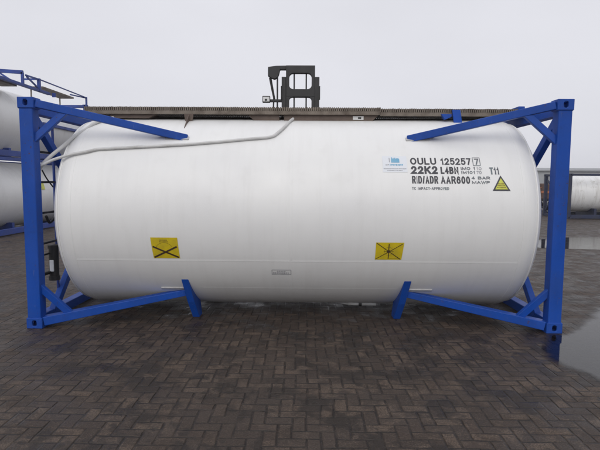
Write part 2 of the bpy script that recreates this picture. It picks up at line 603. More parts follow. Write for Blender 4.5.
# cladding joints: raised lips
def strip(bm, x0, x1, th, hgt, off, seg=24):
    prev = None
    rnd = random.Random(int(th * 1000))
    for k in range(seg + 1):
        x = x0 + (x1 - x0) * k / seg
        w_ = hgt / RT / 2
        jit = rnd.uniform(-0.0008, 0.0008)
        a = [bm.verts.new(on_tank(x, th + jit - 0.0012, -0.003)), bm.verts.new(on_tank(x, th + jit, off)), bm.verts.new(on_tank(x, th + jit + 0.03, -0.001))]
        if prev:
            for i in range(2):
                bm.faces.new([prev[i], prev[i + 1], a[i + 1], a[i]])
        prev = a
for th in (-0.431, 3.57):
    bm = bmesh.new()
    strip(bm, XC - 2.53, XC + 2.53, th, 0.016, 0.0016)
    obj('cladding_seam', bm, M['tank'], shell, smooth=30)
bm = bmesh.new()
strip(bm, XC - 1.15, XC + 1.2, -0.80, 0.010, 0.0012)
obj('cladding_seam', bm, M['tank'], shell, smooth=30)
for x in (-2.53, -0.06, 2.53):
    bm = bmesh.new()
    o_ = 0.0022 if abs(x) > 1 else 0.0012
    revolve_x(bm, [(XC + x - 0.02, RT - 0.003), (XC + x - 0.016, RT + o_), (XC + x + 0.016, RT + o_), (XC + x + 0.02, RT - 0.003)], YC, ZC, 128)
    obj('cladding_band', bm, M['tank'], shell, smooth=30)
for sg in (-1, 1):                                    # rolled rim at the head, and the ring that carries the tank
    bm = bmesh.new()
    a = 0.95
    rr = r0 + RK * math.sin(a) + 0.004
    xx = XC + sg * (XE - RK + RK * math.cos(a) + 0.004)
    tube(bm, [(xx, YC + rr * math.cos(t), ZC + rr * math.sin(t)) for t in [2 * PI * k / 96 for k in range(96)]], 0.010, 8, closed=True)
    obj('end_rim', bm, M['tank'], shell, smooth=60)
    bm = bmesh.new()
    revolve_x(bm, [(XC + sg * 2.78, 0.80), (XC + sg * 2.90, 0.80), (XC + sg * 2.90, 0.70), (XC + sg * 2.78, 0.70)], YC, ZC, 64)
    obj('support_ring', bm, M['blue'], tank, smooth=40)

# corner castings with their holes: one mesh made with a boolean, shared by all eight
def casting_mesh():
    def tmp(bm_):
        me = bpy.data.meshes.new('casting')
        bm_.to_mesh(me); bm_.free()
        o = bpy.data.objects.new('casting_tmp', me)
        C.objects.link(o)
        return o
    b = bmesh.new(); box(b, (-0.089, -0.081, -0.059), (0.089, 0.081, 0.059)); base = tmp(b)
    cutters = []
    b = bmesh.new(); box(b, (-0.062, -0.055, -0.036), (0.062, 0.055, 0.036)); cutters.append(tmp(b))
    def slot(axis, rx, rz):
        b = bmesh.new()
        poly = []
        for k in range(24):
            t = 2 * PI * k / 24
            poly.append((rx * math.copysign(abs(math.cos(t)) ** 0.7, math.cos(t)), rz * math.copysign(abs(math.sin(t)) ** 0.7, math.sin(t))))
        prism(b, poly, axis, -0.2, 0.2)
        bmesh.ops.recalc_face_normals(b, faces=b.faces[:])
        return tmp(b)
    cutters.append(slot('y', 0.026, 0.034))
    cutters.append(slot('x', 0.026, 0.034))
    cutters.append(slot('z', 0.05, 0.03))
    for c in cutters:
        md = base.modifiers.new('b', 'BOOLEAN')
        md.operation = 'DIFFERENCE'
        md.object = c
        md.solver = 'EXACT'
    dg = bpy.context.evaluated_depsgraph_get()
    me = bpy.data.meshes.new_from_object(base.evaluated_get(dg))
    for o in cutters + [base]:
        bpy.data.objects.remove(o)
    return me
cast_me = casting_mesh()
cast_me.name = 'corner_casting'
cast_blue = cast_me.copy()
cast_blue.materials.clear()
cast_blue.materials.append(M['blue'])

def casting(me, parent, loc):
    o = bpy.data.objects.new('corner_casting', me)
    C.objects.link(o)
    o.parent = parent
    o.location = loc
    md = o.modifiers.new('bevel', 'BEVEL')
    md.width = 0.006; md.segments = 2; md.limit_method = 'ANGLE'; md.angle_limit = R_(60)
    return o

HX, HY = L / 2, W
def mirrored(fn):
    for sx in (-1, 1):
        for sy in (0, 1):
            fn(sx, sy)
def Y(t, sy):                                        # depth from the near or the far long side
    return t if sy == 0 else W - t

def corner(sx, sy):
    x0 = sx * (HX - 0.009); x1 = sx * (HX - 0.159)
    y0 = Y(0.012, sy); y1 = Y(0.150, sy)
    bm = bmesh.new()
    box(bm, (min(x0, x1), min(y0, y1), 0.116), (max(x0, x1), max(y0, y1), H - 0.116))
    p = obj('corner_post', bm, M['blue'], tank, bevel=0.012)
    cx, cy = sx * (HX - 0.089), Y(0.081, sy)
    casting(cast_blue, p, (cx, cy, 0.059))
    casting(cast_blue, p, (cx, cy, H - 0.059))
    # welded collar lines above the lower and below the upper casting
    for z in (0.119, H - 0.119):
        bm = bmesh.new()
        box(bm, (min(x0, x1) - 0.004, min(y0, y1) - 0.004, z - 0.006), (max(x0, x1) + 0.004, max(y0, y1) + 0.004, z + 0.006))
        obj('weld_collar', bm, M['blue'], p, bevel=0.004)
    # long side beams from the castings to the tank
    bm = bmesh.new()
    beam(bm, (sx * (HX - 0.17), Y(0.085, sy), H - 0.062), (XC + sx * 1.30, Y(0.445, sy), 2.185), 0.11, 0.085)
    obj('upper_side_beam', bm, M['blue'], tank, bevel=0.006)
    bm = bmesh.new()
    beam(bm, (sx * (HX - 0.17), Y(0.085, sy), 0.075), (XC + sx * 1.31, Y(0.455, sy), 0.345), 0.13, 0.10, w1=0.11, h1=0.075)
    obj('lower_side_beam', bm, M['blue'], tank, bevel=0.006)
    # wear pads welded on the tank under the beam ends
    for tha, thb, xa, xb in ((0.81, 0.85, 1.27, 1.55), (-0.825, -0.795, 1.34, 1.62)):
        bm = bmesh.new()
        g = []
        for i in range(5):
            row = []
            for j in range(5):
                th = tha + (thb - tha) * j / 4
                v = on_tank(XC + sx * (xa + (xb - xa) * i / 4), th, 0.006)
                if sy:
                    v.y = W - v.y
                row.append(bm.verts.new(v))
            g.append(row)
        for i in range(4):
            for j in range(4):
                bm.faces.new([g[i][j], g[i + 1][j], g[i + 1][j + 1], g[i][j + 1]])
        o = obj('wear_pad', bm, M['padgrey'], tank)
        s_ = o.modifiers.new('solid', 'SOLIDIFY'); s_.thickness = 0.012; s_.offset = 0
    # knee braces between post and side beams
    bm = bmesh.new()
    beam(bm, (sx * (HX - 0.13), Y(0.075, sy), 2.13), (sx * (HX - 0.47), Y(0.135, sy), 2.452), 0.075, 0.055, up=(0, 1, 0))
    obj('upper_knee_brace', bm, M['blue'], tank, bevel=0.005)
    bm = bmesh.new()
    beam(bm, (sx * (HX - 0.13), Y(0.075, sy), 0.47), (sx * (HX - 0.45), Y(0.14, sy), 0.135), 0.075, 0.055, up=(0, 1, 0))
    obj('lower_knee_brace', bm, M['blue'], tank, bevel=0.005)
    # saddle leg down to the ground
    bm = bmesh.new()
    poly = [(Y(0.262, sy), 0.53), (Y(0.345, sy), 0.53), (Y(0.50, sy), 0.34), (Y(0.72, sy), 0.21), (Y(0.70, sy), 0.0), (Y(0.54, sy), 0.0), (Y(0.40, sy), 0.22)]
    prism(bm, poly, 'x', XC + sx * 1.275 - 0.042, XC + sx * 1.275 + 0.042)
    for v in bm.verts:                                # splayed: the foot stands further in than the head
        v.co.x += sx * (v.co.z - 0.25) * 0.13
    obj('saddle_leg', bm, M['blue'], tank, bevel=0.006)
    # diagonal struts of the end frame to the support ring
    for (ya, za), (yb, zb) in (((0.15, 2.37), (0.78, 1.84)), ((0.40, 0.10), (0.98, 0.66))):
        bm = bmesh.new()
        beam(bm, (sx * 2.925, Y(ya, sy), za), (sx * 2.925, Y(yb, sy), zb), 0.09, 0.075, up=(1, 0, 0))
        obj('end_strut', bm, M['blue'], tank, bevel=0.006)
mirrored(corner)
for sx in (-1, 1):
    for z0, z1, nm in ((H - 0.165, H - 0.012, 'upper_end_rail'), (0.02, 0.135, 'lower_end_rail')):
        bm = bmesh.new()
        xa, xb = sx * (HX - 0.014), sx * (HX - 0.135)
        box(bm, (min(xa, xb), 0.163, z0), (max(xa, xb), W - 0.163, z1))
        obj(nm, bm, M['blue'], tank, bevel=0.008)

# walkway along the top
WY0, WY1 = 0.86, 1.50
for xa, xb, dz in ((-2.66, 1.06, 0.0), (1.065, 2.78, 0.012)):
    bm = bmesh.new()
    zt = 2.615 - dz
    for y in (WY0, WY1):
        beam(bm, (xa, y, zt - 0.066), (xb, y, zt - 0.066), 0.006, 0.042)
        beam(bm, (xa, y + (0.02 if y < 1 else -0.02), zt - 0.088), (xb, y + (0.02 if y < 1 else -0.02), zt - 0.088), 0.045, 0.006)
    n = int((xb - xa) / 0.026)
    for i in range(n + 1):
        x = xa + (xb - xa) * i / n
        beam(bm, (x, WY0 - 0.007, zt - 0.024 + random.uniform(-.002, .002)), (x, WY1 + 0.007, zt - 0.024), 0.016, 0.046)
    for q in range(1, 14):
        y = WY0 + (WY1 - WY0) * q / 14
        beam(bm, (xa, y, zt - 0.02), (xb, y, zt - 0.02), 0.004, 0.03)
    obj('walkway_section', bm, M['grating'], tank)
for xa, xb in ((-0.60, -0.205), (-0.148, 1.045)):
    bm = bmesh.new()
    sl = 0.075
    l = 0 if xb > 0 else sl
    r = sl if xb > 0 else 0
    poly = [(xa, 2.525), (xb, 2.525), (xb - r, 2.445), (xa + l, 2.445)]
    prism(bm, poly, 'y', WY0 + 0.04, WY1 - 0.04)
    obj('spill_box', bm, M['brownsteel'], tank, bevel=0.006)
bm = bmesh.new()
box(bm, (0.725, WY0 + 0.036, 2.466), (0.86, WY0 + 0.042, 2.512))
box(bm, (0.790, WY0 + 0.033, 2.478), (0.83, WY0 + 0.038, 2.498), 1)
obj('maker_plate', bm, [M['whiteplain'], M['black']], tank)
bm = bmesh.new()
prism(bm, [(-2.36, 2.525), (-1.78, 2.525), (-1.87, 2.475), (-2.36, 2.475)], 'y', WY0 + 0.04, WY0 + 0.34)
obj('valve_box', bm, M['brownsteel'], tank, bevel=0.005)
bm = bmesh.new()
prism(bm, [(WY0 - 0.02, 2.525), (WY0 + 0.16, 2.525), (WY0 - 0.24, 2.29), (WY0 - 0.32, 2.28)], 'x', -1.345, -1.335)
obj('walkway_bracket', bm, M['brownsteel'], tank)
bm = bmesh.new()
prism(bm, [(-1.40, 2.525), (-1.28, 2.525), (-1.325, 2.29), (-1.365, 2.29)], 'y', WY0 - 0.03, WY0 - 0.02)
obj('walkway_bracket', bm, M['brownsteel'], tank)
bm = bmesh.new()
prism(bm, [(1.95, 2.585), (2.05, 2.585), (2.085, 2.38), (1.985, 2.38)], 'y', WY0 - 0.05, WY0 - 0.02)
obj('walkway_bracket', bm, M['blue'], tank, bevel=0.004)
bm = bmesh.new()
prism(bm, [(1.82, 2.535), (1.95, 2.535), (1.95, 2.50), (1.87, 2.465)], 'y', WY0 - 0.03, WY0 + 0.05)
obj('walkway_bracket', bm, M['blue'], tank, bevel=0.004)
for x in (-2.3, -0.4, 0.5, 2.3):                     # far side supports
    bm = bmesh.new()
    prism(bm, [(WY1 + 0.02, 2.525), (WY1 - 0.14, 2.525), (WY1 + 0.02, 2.40), (WY1 + 0.08, 2.38)], 'x', x - 0.006, x + 0.006)
    obj('walkway_bracket', bm, M['brownsteel'], tank)
bm = bmesh.new()
box(bm, (2.78, WY0 - 0.02, 2.56), (2.86, WY1 + 0.02, 2.635))
obj('walkway_end_stop', bm, M['blue'], tank, bevel=0.006)

# pipes that run over the tank to the valves at the left end
def onp(px):
    return px
def surf(x, y, off):
    c = (YC - y) / RT
    th = math.acos(max(-1, min(1, c)))
    return on_tank(x, th, off)
bm = bmesh.new()
P = [surf(-0.03, 0.86, 0.03), surf(-0.066, 0.775, 0.02), surf(-0.121, 0.607, 0.02), surf(-0.198, 0.478, 0.02), surf(-0.288, 0.412, 0.02), surf(-0.555, 0.381, 0.02),
     surf(-1.095, 0.327, 0.02), surf(-1.55, 0.298, 0.02), surf(-2.15, 0.268, 0.02), surf(-2.262, 0.262, 0.02), surf(-2.37, 0.240, 0.022), surf(-2.55, 0.212, 0.026), Vector((-2.74, 0.175, 1.915)), Vector((-2.85, 0.16, 1.86)), Vector((-2.93, 0.16, 1.82)), Vector((-2.95, 0.17, 1.74))]
tube(bm, smooth_path(P, 5), 0.017, 12)
obj('air_pipe', bm, M['pipe'], tank, smooth=50)
bm = bmesh.new()
P = [surf(-2.30, 0.86, 0.03), surf(-2.43, 0.72, 0.028), Vector((-2.535, 0.56, 2.29)), Vector((-2.61, 0.43, 2.20)), Vector((-2.69, 0.315, 2.08)), Vector((-2.79, 0.235, 1.965)), Vector((-2.88, 0.20, 1.86)), Vector((-2.93, 0.20, 1.78)), Vector((-2.94, 0.21, 1.70))]
tube(bm, smooth_path(P, 5), 0.021, 12)
obj('air_pipe', bm, M['pipe'], tank, smooth=50)

# ladder, document holder and hand valve on the left end
lad_x = -2.955
for y_ in (0.60, 0.235):
    bm = bmesh.new()
    tube(bm, [(lad_x, y_, 2.42), (lad_x, y_, 0.14)], 0.016, 10)
    obj('ladder_stile', bm, M['bluedark'], tank, smooth=50)
for z in (2.01, 1.66, 1.30, 0.94, 0.58):
    bm = bmesh.new()
    tube(bm, [(lad_x, 0.215, z), (lad_x, 0.62, z)], 0.014, 10)
    obj('ladder_rung', bm, M['black'], tank, smooth=50)
bm = bmesh.new()
tube(bm, [(-2.93, 0.47, 0.86), (-2.93, 0.47, 0.52)], 0.055, 18)
tube(bm, [(-2.93, 0.47, 0.90), (-2.93, 0.47, 0.86)], 0.064, 18)
tube(bm, [(-2.93, 0.47, 0.52), (-2.93, 0.47, 0.47)], 0.064, 18)
dh = obj('document_holder', bm, M['black'], tank, smooth=40)
bm = bmesh.new()
box(bm, (-2.955, 0.408, 0.58), (-2.905, 0.425, 0.72))
obj('label_window', bm, M['glass'], dh, bevel=0.006)
for z in (0.80, 0.56):
    bm = bmesh.new()
    tube(bm, [(-2.965, 0.16, z), (-2.965, 0.42, z)], 0.012, 8)
    obj('holder_bracket', bm, M['black'], tank, smooth=40)
bm = bmesh.new()
tube(bm, smooth_path([(-2.93, 0.33, 1.26), (-2.93, 0.40, 1.18), (-2.93, 0.52, 1.22), (-2.91, 0.62, 1.34)], 5), 0.016, 10)
obj('earth_cable', bm, M['black'], tank, smooth=40)
bm = bmesh.new()
tube(bm, smooth_path([(-2.94, 0.30, 1.80), (-2.94, 0.40, 1.70), (-2.93, 0.52, 1.60)], 5), 0.008, 8)
obj('earth_cable', bm, M['black'], tank, smooth=40)
# outlet pipe under the barrel
bm = bmesh.new()
tube(bm, [(0.70, 0.90, 0.10), (1.06, 0.90, 0.10)], 0.026, 16)
tube(bm, [(0.55, 0.92, 0.12), (0.70, 0.90, 0.10)], 0.02, 12)
tube(bm, [(0.835, 0.90, 0.10), (0.875, 0.90, 0.10)], 0.034, 16, mi=1)
obj('outlet_pipe', bm, [M['padgrey'], M['black']], tank, smooth=40)
# rear gusset plate seen dark under the left end
bm = bmesh.new()
prism(bm, [(-2.60, 0.10), (-2.10, 0.10), (-2.16, 0.30), (-2.36, 0.34)], 'y', 1.6, 1.63)
obj('gusset_plate', bm, M['bluedark'], tank)

# ------------------------------------------------------------------ lettering and stickers on the tank
def arc(cx_, cy_, rx, ry, a0, a1, n=10):
    return [(cx_ + rx * math.cos(R_(a0 + (a1 - a0) * k / n)), cy_ + ry * math.sin(R_(a0 + (a1 - a0) * k / n))) for k in range(n + 1)]
# plain grotesque capitals as centre lines in a unit box: (advance width, strokes)
GLYPH = {
 'O': (.78, [arc(.5, .5, .5, .5, 90, 450, 28)]), '0': (.62, [arc(.5, .5, .5, .5, 90, 450, 28)]),
 'U': (.72, [[(0, 1), (0, .3)] + arc(.5, .3, .5, .3, 180, 360, 12) + [(1, .3), (1, 1)]]),
 'L': (.58, [[(0, 1), (0, 0), (1, 0)]]), 'I': (.12, [[(.5, 0), (.5, 1)]]), '1': (.34, [[(0, .74), (.45, .80), (.8, 1), (.8, 0)]]),
 '2': (.60, [arc(.5, .70, .48, .30, 170, -40, 12) + [(0, .0), (1, 0)]]),
 '5': (.60, [[(.94, 1), (.16, 1), (.06, .48)] + arc(.46, .33, .54, .33, 112, -138, 14)]),
 '7': (.56, [[(0, 1), (1, 1), (.35, 0)]]), '4': (.58, [[(.75, 0), (.75, 1), (0, .28), (1, .28)]]),
 '6': (.62, [arc(.54, .70, .42, .30, 28, 125, 6) + [(.08, .62), (0, .40)], arc(.5, .31, .5, .31, 180, 540, 20)]),
 'K': (.70, [[(0, 0), (0, 1)], [(1, 1), (0, .36)], [(.36, .60), (1, 0)]]),
 'B': (.68, [[(0, .5), (0, 1), (.6, 1)] + arc(.6, .76, .32, .24, 90, -90, 8) + [(0, .52), (.6, .52)] + arc(.62, .26, .38, .26, 90, -90, 8) + [(0, 0), (0, .5)]]),
 'N': (.72, [[(0, 0), (0, 1), (1, 0), (1, 1)]]), 'M': (.86, [[(0, 0), (0, 1), (.5, 0.05), (1, 1), (1, 0)]]),
 'T': (.62, [[(0, 1), (1, 1)], [(.5, 1), (.5, 0)]]),
 'R': (.70, [[(0, 0), (0, 1), (.6, 1)] + arc(.62, .74, .36, .26, 90, -90, 8) + [(0, .48)], [(.55, .48), (1, 0)]]),
 'D': (.72, [[(0, 0), (0, 1), (.45, 1)] + arc(.45, .5, .55, .5, 90, -90, 14) + [(0, 0)]]),
 '/': (.34, [[(0, 0), (1, 1)]]), 'A': (.72, [[(0, 0), (.5, 1), (1, 0)], [(.2, .32), (.8, .32)]]),
 'C': (.74, [arc(.5, .5, .5, .5, 42, 318, 20)]),
 'P': (.66, [[(0, 0), (0, 1), (.6, 1)] + arc(.62, .73, .38, .27, 90, -90, 8) + [(0, .46)]]),
 'V': (.68, [[(0, 1), (.5, 0), (1, 1)]]), 'E': (.62, [[(1, 1), (0, 1), (0, 0), (1, 0)], [(0, .52), (.9, .52)]]),
 'W': (.98, [[(0, 1), (.26, 0), (.5, .95), (.74, 0), (1, 1)]]), '-': (.34, [[(0, .38), (1, .38)]]), ' ': (.30, []),
}

def ribbon(pts, w_):
    """left and right outlines of a stroke with mitred corners"""
    P = [Vector(p) for p in pts]
    Lf, Rt = [], []
    closed = (P[0] - P[-1]).length < 1e-4
    n = len(P)
    for i, p in enumerate(P):
        a = P[i - 1] if i > 0 else (P[n - 2] if closed else None)
        b = P[i + 1] if i < n - 1 else (P[1] if closed else None)
        d0 = (p - a).normalized() if a is not None and (p - a).length > 1e-6 else None
        d1 = (b - p).normalized() if b is not None and (b - p).length > 1e-6 else None
        d0 = d0 or d1; d1 = d1 or d0
        t = d0 + d1
        t = t.normalized() if t.length > 1e-3 else d0
        nrm = Vector((-t.y, t.x))
        k = 1 / max(0.42, nrm.dot(Vector((-d0.y, d0.x))))
        Lf.append(p + nrm * w_ / 2 * k); Rt.append(p - nrm * w_ / 2 * k)
    return Lf, Rt

def wrap_text(bm, body, x0, x1, t0, t1, off, wt, mi=0):
    """letters painted on the barrel; wt = stroke width as a share of the cap height"""
    hgt = (t1 - t0) * RT
    gap = 0.14
    tot = sum(GLYPH[c][0] for c in body) + gap * (len(body) - 1) + wt * 0.9 * len(body)
    sx = (x1 - x0) / tot
    x = x0
    rise = 0
    sw = wt * hgt
    for c in body:
        adv, strokes = GLYPH[c]
        cw = adv * sx + wt * 0.9 * sx
        h_ = min(sw / 2, cw * 0.3)
        for st in strokes:
            pts = []
            for u, v in st:
                q = (x + h_ + u * (cw - 2 * h_), h_ + v * (hgt - 2 * h_))
                if not pts or (Vector(q) - Vector(pts[-1])).length > 1e-4:
                    pts.append(q)
            # butt ends reach the cap line
            def ext(a, b):
                d_ = Vector(a) - Vector(b)
                return tuple(Vector(a) + d_.normalized() * h_)
            if (Vector(pts[0]) - Vector(pts[-1])).length > 1e-4:
                e0, e1 = ext(pts[0], pts[1]), ext(pts[-1], pts[-2])
                pts = [e0] + pts[1:-1] + [e1] if len(pts) > 2 else [e0, e1]
            Lf, Rt = ribbon(pts, min(sw, cw * 0.62))
            o_ = off + 0.0003 * (rise % 3)
            rise += 1
            va = [bm.verts.new(on_tank(p.x, t0 + p.y / RT, o_)) for p in Lf]
            vb = [bm.verts.new(on_tank(p.x, t0 + p.y / RT, o_)) for p in Rt]
            for i in range(len(va) - 1):
                bm.faces.new([va[i], va[i + 1], vb[i + 1], vb[i]]).material_index = mi
        x += cw + gap * sx

def wrap_poly(bm, pts, off, mi=0):
    """a convex polygon of (x, theta) points laid on the tank"""
    vv = [bm.verts.new((x, t, 0)) for x, t in pts]
    f = bm.faces.new(vv)
    f.material_index = mi
    return f

class Decal:
    def __init__(s):
        s.parts = []
    def poly(s, pts, layer, mi):
        s.parts.append((pts, layer, mi))
    def rect(s, x0, x1, t0, t1, layer, mi):
        s.poly([(x0, t0), (x1, t0), (x1, t1), (x0, t1)], layer, mi)
    def bar(s, a, b, w_, layer, mi):
        # a,b in (x, theta); w_ in metres
        ax, ay, bx, by = a[0], a[1] * RT, b[0], b[1] * RT
        d = Vector((bx - ax, by - ay)); d.normalize()
        n = Vector((-d.y, d.x)) * w_ / 2
        s.poly([(ax - n.x, (ay - n.y) / RT), (bx - n.x, (by - n.y) / RT), (bx + n.x, (by + n.y) / RT), (ax + n.x, (ay + n.y) / RT)], layer, mi)
    def frame(s, x0, x1, t0, t1, w_, layer, mi):
        s.bar((x0, t0), (x1, t0), w_, layer, mi); s.bar((x0, t1), (x1, t1), w_, layer + 0.0002, mi)
        s.bar((x0, t0), (x0, t1), w_, layer + 0.0004, mi); s.bar((x1, t0), (x1, t1), w_, layer + 0.0004, mi)
    def build(s, name, mats, parent, texts=()):
        bm_all = bmesh.new()
        for pts, layer, mi in s.parts:
            b = bmesh.new()
            f = b.faces.new([b.verts.new((x, t, 0)) for x, t in pts])
            ts = [t for _, t in pts]
            lo, hi = min(ts), max(ts)
            n = max(1, int((hi - lo) / 0.02))
            for k in range(1, n):
                geom = b.verts[:] + b.edges[:] + b.faces[:]
                bmesh.ops.bisect_plane(b, geom=geom, plane_co=(0, lo + (hi - lo) * k / n, 0), plane_no=(0, 1, 0))
            mp_ = {}
            for v in b.verts:
                mp_[v] = bm_all.verts.new(on_tank(v.co.x, v.co.y, layer))
            for f in b.faces:
                bm_all.faces.new([mp_[v] for v in f.verts]).material_index = mi
            b.free()
        for tx in texts:
            wrap_text(bm_all, *tx)
        return obj(name, bm_all, mats, parent)

LET = [('OULU', 1.313, 1.606, 0.5183, 0.5930, 0.19, 'ink'), ('125257', 1.656, 1.994, 0.5180, 0.5912, 0.175, 'ink'),
       ('22K2', 1.315, 1.611, 0.4215, 0.5021, 0.225, 'ink'), ('L4BN', 1.644, 1.845, 0.4228, 0.4953, 0.20, 'ink'),
       ('IMO 1', 1.870, 2.032, 0.4648, 0.4952, 0.21, 'inkgrey'), ('IM101', 1.871, 2.026, 0.4237, 0.4540, 0.21, 'inkgrey'),
       ('10', 2.046, 2.104, 0.4640, 0.4955, 0.16, 'inkfade'), ('70', 2.043, 2.099, 0.4234, 0.4545, 0.16, 'inkfade'),
       ('T11', 2.191, 2.296, 0.4206, 0.4925, 0.18, 'inkgrey'),
       ('RID/ADR', 1.319, 1.608, 0.3268, 0.4012, 0.17, 'ink'), ('AAR600', 1.639, 1.962, 0.3268, 0.3990, 0.175, 'ink'),
       ('4 BAR', 1.981, 2.186, 0.3700, 0.3985, 0.21, 'inkgrey'), ('MAWP', 1.982, 2.180, 0.3270, 0.3552, 0.21, 'inkgrey'),
       ('TC IMPACT-APPROVED', 1.315, 1.724, 0.2680, 0.2940, 0.19, 'inkgrey')]
for body, x0, x1, t0, t1, bold, mt in LET:
    bm = bmesh.new()
    wrap_text(bm, body, x0, x1, t0, t1, 0.003, bold)
    obj('lettering', bm, M[mt], tank)
d = Decal()
d.frame(2.018, 2.097, 0.5105, 0.5975, 0.006, 0.003, 0)
d.build('check_digit', [M['inkgrey']], tank, [('7', 2.036, 2.082, 0.5203, 0.5870, 0.004, 0.16, 0)])

# yellow plate with a taped cross (left), yellow plate with crossing lines (right)
d = Decal()
x0, x1, t0, t1 = -1.603, -1.308, -0.3998, -0.1896
d.poly([(x0, t1), (x0 + 0.015, t0), (x1 + 0.02, t0), (x1 + 0.008, t1)], 0.003, 0)
d.bar((x0 + 0.018, t0 + 0.122), (x1 + 0.008, t0 + 0.010), 0.020, 0.0045, 1)
d.bar((x0 + 0.025, t0 + 0.010), (x1 - 0.004, t0 + 0.122), 0.020, 0.0055, 1)
for k in range(10):
    a0, a1 = PI * (0.15 + 0.07 * k), PI * (0.15 + 0.07 * (k + 1))
    cxm, ct = (x0 + x1) / 2, t0 + 0.085
    d.bar((cxm + 0.10 * math.cos(a0), ct + 0.075 * math.sin(a0)), (cxm + 0.10 * math.cos(a1), ct + 0.075 * math.sin(a1)), 0.004, 0.0037, 2)
for q, (a, b) in enumerate(((-0.045, 0.04), (-0.05, 0.05))):
    n = 7
    for k in range(n):
        xx = (x0 + x1) / 2 + a + (b - a) * k / n
        d.rect(xx, xx + 0.009, t1 - 0.030 - q * 0.016, t1 - 0.020 - q * 0.016, 0.0037, 2)
d.build('warning_plate', [M['ylw'], M['inkbrown'], M['inkyl']], tank)['label'] = 'yellow plate with a bold taped cross over its lower half'
d = Decal()
x0, x1, t0, t1 = 0.927, 1.235, -0.3968, -0.2220
d.poly([(x0 - 0.002, t0), (x1 - 0.012, t0), (x1 + 0.006, t1), (x0, t1)], 0.003, 0)
cxm, ct = (x0 + x1) / 2 - 0.008, (t0 + t1) / 2
d.bar((x0 + 0.004, t0 + 0.006), (x1 - 0.008, t1 - 0.012), 0.007, 0.0045, 1)
d.bar((x0 + 0.006, t1 - 0.004), (x1 - 0.025, t0 + 0.006), 0.008, 0.0052, 1)
d.bar((cxm, t0 + 0.010), (cxm, t1 - 0.012), 0.009, 0.0059, 1)
d.bar((cxm - 0.055, ct), (cxm + 0.055, ct), 0.004, 0.0066, 1)
d.rect(cxm - 0.018, cxm + 0.018, ct - 0.012, ct + 0.012, 0.0073, 1)
for k in range(12):
    a0, a1 = 2 * PI * k / 12, 2 * PI * (k + 1) / 12
    d.bar((cxm + 0.05 * math.cos(a0), ct + 0.042 * math.sin(a0)), (cxm + 0.05 * math.cos(a1), ct + 0.042 * math.sin(a1)), 0.003, 0.0037, 2)
d.bar((cxm + 0.015, t0 + 0.016), (x1 - 0.05, t0 + 0.018), 0.006, 0.0040, 2)
d.build('warning_plate', [M['ylw'], M['inkbrown'], M['inkyl']], tank)['label'] = 'yellow plate crossed from corner to corner by thin dark lines'
# triangular warning sticker
d = Decal()
ax, at_, bx0, bx1, bt = 2.303, 0.4106, 2.203, 2.400, 0.2613
d.poly([(bx0, bt), (bx1, bt), (ax, at_)], 0.003, 1)
s_ = 0.72
gx, gt = (ax + bx0 + bx1) / 3, (at_ + 2 * bt) / 3
d.poly([(gx + (x - gx) * s_, gt + (t - gt) * s_) for x, t in ((bx0, bt), (bx1, bt), (ax, at_))], 0.0045, 0)
for q in range(3):
    n = 5 + q
    for k in range(n):
        xx = gx - 0.007 * n + 0.014 * k
        d.rect(xx, xx + 0.010, gt + 0.012 - 0.017 * q, gt + 0.021 - 0.017 * q, 0.0055, 2)
d.build('warning_sticker', [M['lime'], M['ink'], M['inkyl']], tank)
# small pale company sticker, its lettering too fine to read
d = Decal()
d.rect(1.00, 1.275, 0.437, 0.612, 0.0025, 0)
d.rect(1.098, 1.192, 0.537, 0.580, 0.0035, 1)
for k, hh in enumerate((0.016, 0.010, 0.012, 0.006, 0.008)):
    d.rect(1.100 + k * 0.018, 1.112 + k * 0.018, 0.580, 0.580 + hh, 0.0035, 1)
d.rect(1.075, 1.082, 0.540, 0.590, 0.0035, 3)
rr = random.Random(4)
def fine_row(xa, xb, ta, tb, mi):
    x = xa
    while x < xb:
        w_ = rr.uniform(0.006, 0.014)
        d.rect(x, min(x + w_, xb), ta + rr.uniform(0, (tb - ta) * 0.3), tb, 0.0035, mi)
        x += w_ + rr.uniform(0.002, 0.006)
fine_row(1.035, 1.075, 0.505, 0.520, 3)
fine_row(1.08, 1.228, 0.503, 0.522, 1)
fine_row(1.01, 1.265, 0.467, 0.476, 3)
fine_row(1.05, 1.225, 0.450, 0.458, 3)
d.build('company_sticker', [M['logopale'], M['logoblue'], M['ink'], M['inkfade']], tank)
# small faint stencil box under the seam
d = Decal()
d.frame(-0.247, -0.028, -0.583, -0.527, 0.006, 0.003, 0)
for k in range(9):
    xx = -0.235 + 0.021 * k
    d.rect(xx, xx + rr.uniform(0.010, 0.017), -0.572, -0.558, 0.003, 0)
for k in range(5):
    xx = -0.19 + 0.021 * k
    d.rect(xx, xx + rr.uniform(0.010, 0.017), -0.547, -0.538, 0.003, 0)
d.build('stencil_mark', [M['inkfade']], tank)

